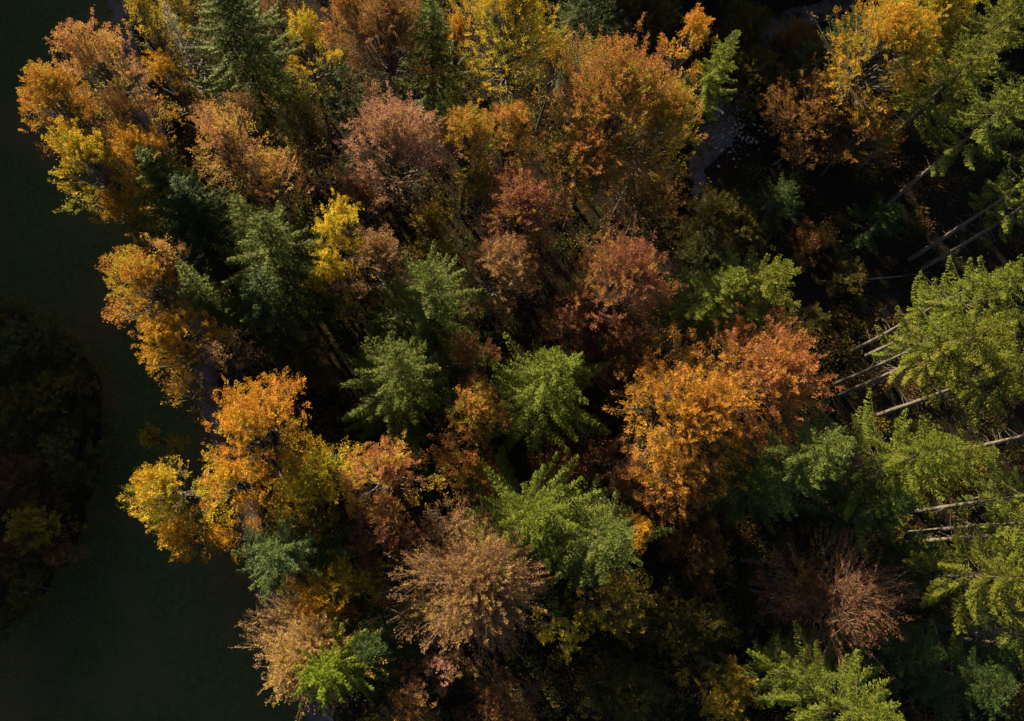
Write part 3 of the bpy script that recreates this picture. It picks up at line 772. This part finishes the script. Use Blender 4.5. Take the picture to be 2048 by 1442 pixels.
# rubble on the clearing
def stone(r, s):
    n = 9
    P = norm(r.normal(0, 1, (n, 3))) * r.uniform(.7, 1, (n, 1)) * s * np.array([1, .8, .55])
    return P
r = np.random.default_rng(31)
import bmesh
stone_meshes = []
for q in range(5):
    bm = bmesh.new()
    for v in norm(r.normal(0, 1, (14, 3))) * r.uniform(.75, 1.1, (14, 1)) * np.array([1, .8, .55]): bm.verts.new(v)
    g = bmesh.ops.convex_hull(bm, input=bm.verts)
    me = bpy.data.meshes.new('stone'); bm.to_mesh(me); bm.free(); me.materials.append(M_STONE); stone_meshes.append(me)
Vs, Fs = [], []; base = 0
for q in range(420):
    me = stone_meshes[q % 5]
    vv = np.zeros(len(me.vertices) * 3); me.vertices.foreach_get('co', vv); vv = vv.reshape(-1, 3)
    ff = np.array([list(p_.vertices) for p_ in me.polygons if len(p_.vertices) == 3])
    px, py = r.normal(1462, 34), r.normal(245, 34)
    p, t = at(px, py, .12); s = r.uniform(.05, .16) if r.uniform() < .85 else r.uniform(.18, .34)
    a = r.uniform(0, 6.28); c_, s_ = math.cos(a), math.sin(a)
    vv = vv @ np.array([[c_, s_, 0], [-s_, c_, 0], [0, 0, 1]]) * s + p
    Vs.append(vv); Fs.append(ff + base); base += len(vv)
tag(link('rubble', mesh_np('rubble', np.concatenate(Vs), np.concatenate(Fs), [M_STONE])), 'pale broken stones heaped beside the forest track', 'stones', kind='stuff')

# ------------------------------------------------------------------ bare leaning-looking trunks whose crowns lie outside the picture, logs
def tall_trunk(px, py, rad, h, label, seed, stubs=40):
    rng = np.random.default_rng(seed); p, t = at(px, py, 0)
    root = link('spruce_tree', None, None, (p[0], p[1], -.2)); tag(root, label, 'conifer')
    (V, F, At), w = conifer(rng, h, 3.6, h * .42, .7, .3, .18, stubs)
    w.build('trunk', M_BARKD, root, thin=w.thin, thin_mat=M_BOUGH)
    cr = link('crown', mesh_np('crown', V, F, [M_NEEDLE], At), root); cr.parent = root; paint(cr, 'fir')
for k, a in enumerate([
    (1820, 518, .2, 31, 'spruce with the upper of two long bare trunks crossing the dark hollow on the right'),
    (1838, 540, .2, 30, 'spruce with the lower of two long bare trunks crossing the dark hollow on the right'),
    (1815, 1066, .3, 30, 'spruce with the thick sunlit bare trunk entering from the right edge'),
    (1850, 1082, .2, 31, 'spruce with the thin shaded trunk just below the thick sunlit one'),
    (1905, 905, .2, 30, 'spruce with the bare twiggy trunk right of the pale green fir'),
    (1835, 1248, .2, 30, 'spruce with the dim bare trunk below the bright green edge spruce'),
 (1668, 768, .2, 27, 'spruce with the shaded bare trunk emerging beside the tip of the red orange beech'),
    (1700, 705, .2, 28, 'spruce with the thin bare trunk uppermost of those under the right cluster'),
    (1835, 1022, .2, 28, 'spruce with the shaded bare trunk just above the thick sunlit one'),
]): tall_trunk(*a, 300 + k)

def log(a, b, r0, r1, label, seed, bend=0):
    rng = np.random.default_rng(seed); A, _ = at(*a, .3); Bp, _ = at(*b, .35)
    pts = np.linspace(A, Bp, 8); n = norm(np.cross(Bp - A, np.array([0, 0, 1.])))
    pts = pts + n[None] * (np.sin(np.linspace(0, math.pi, 8)) * bend)[:, None] + rng.normal(0, .04, pts.shape)
    c = pts.mean(0); w = Wood(); w.tube(pts - c, np.linspace(r0, r1, 8), 10)
    i = rng.integers(1, 7, 12); w.spikes(pts[i] - c, pts[i] - c + rng.normal(0, .5, (12, 3)) + np.array([0, 0, .3]), .03)
    o = w.build('fallen_log', M_BARKD); o.location = c; tag(o, label, 'log')
log((1395, 1310), (1500, 1350), .32, .25, 'thick curved fallen log near the bottom edge in the dark hollow', 41, .5)
log((1640, 562), (1860, 545), .14, .08, 'long thin fallen log across the dark hollow on the right', 42, .3)
log((1480, 1120), (1530, 1121), .26, .24, 'short thick log left of the half bare copper beech', 43)
log((1450, 1165), (1540, 1185), .22, .14, 'slanting log just below the short thick log', 44, .3)
log((1545, 330), (1590, 300), .12, .08, 'thin log on the rim of the rubble clearing', 45)

# ------------------------------------------------------------------ unseen woods that cast shade: added hillside on the left, wood beyond the top edge
def mass(name, label, pts, seed, pals):
    r = np.random.default_rng(seed); Vs, Fs, As = [], [], []; base = 0
    for (x, y, hh, R) in pts:
        m = 170; z0 = terrain(x, y)
        f = r.uniform(0, 1, m) ** .7; a = r.uniform(0, 6.28, m); rr = R * (1 - f ** 1.5) * r.uniform(.4, 1, m)
        P = np.stack([x + np.cos(a) * rr, y + np.sin(a) * rr, z0 + hh * (.15 + .85 * f)], 1)
        D = norm(np.stack([np.cos(a), np.sin(a), r.normal(0, .4, m)], 1))
        V, F = leaf_tris(P, D, norm(np.array([0, 0, 1.]) + r.normal(0, .6, (m, 3))), np.full(m, 2.2), np.full(m, 1.9))
        Vs.append(V); Fs.append(F + base); base += len(V)
        As.append(np.stack([f, r.uniform(0, 1, m), np.full(m, r.uniform(0, 1))], 1))
    o = link(name, mesh_np(name, np.concatenate(Vs), np.concatenate(Fs), [M_LEAF], np.concatenate(As)))
    paint(o, pals); return tag(o, label, 'forest', kind='stuff')
r = np.random.default_rng(77)
hill = [(r.uniform(-150, -68), r.uniform(-60, 260), r.uniform(15, 21), r.uniform(3, 5)) for _ in range(900)]
mass('shading_hillside', 'unseen wooded hillside added left of the meadow to shade it', hill, 78, 'spruce')
north = []
while len(north) < 230:
    x, y = r.uniform(6, 130), r.uniform(84, 128)  # unseen trees, spread and density set to keep the clearing in shade
    north.append((x, y, r.uniform(23, 29), r.uniform(4.2, 6.5)))
mass('forest', 'unseen wood going on beyond the top of the picture, thickened to shade the clearing', north, 79, 'rustgold')

print('TRIS', sum(sum(len(p.vertices) - 2 for p in m.polygons[:3]) * len(m.polygons) // 3 for m in bpy.data.meshes if len(m.polygons) > 3), flush=True)
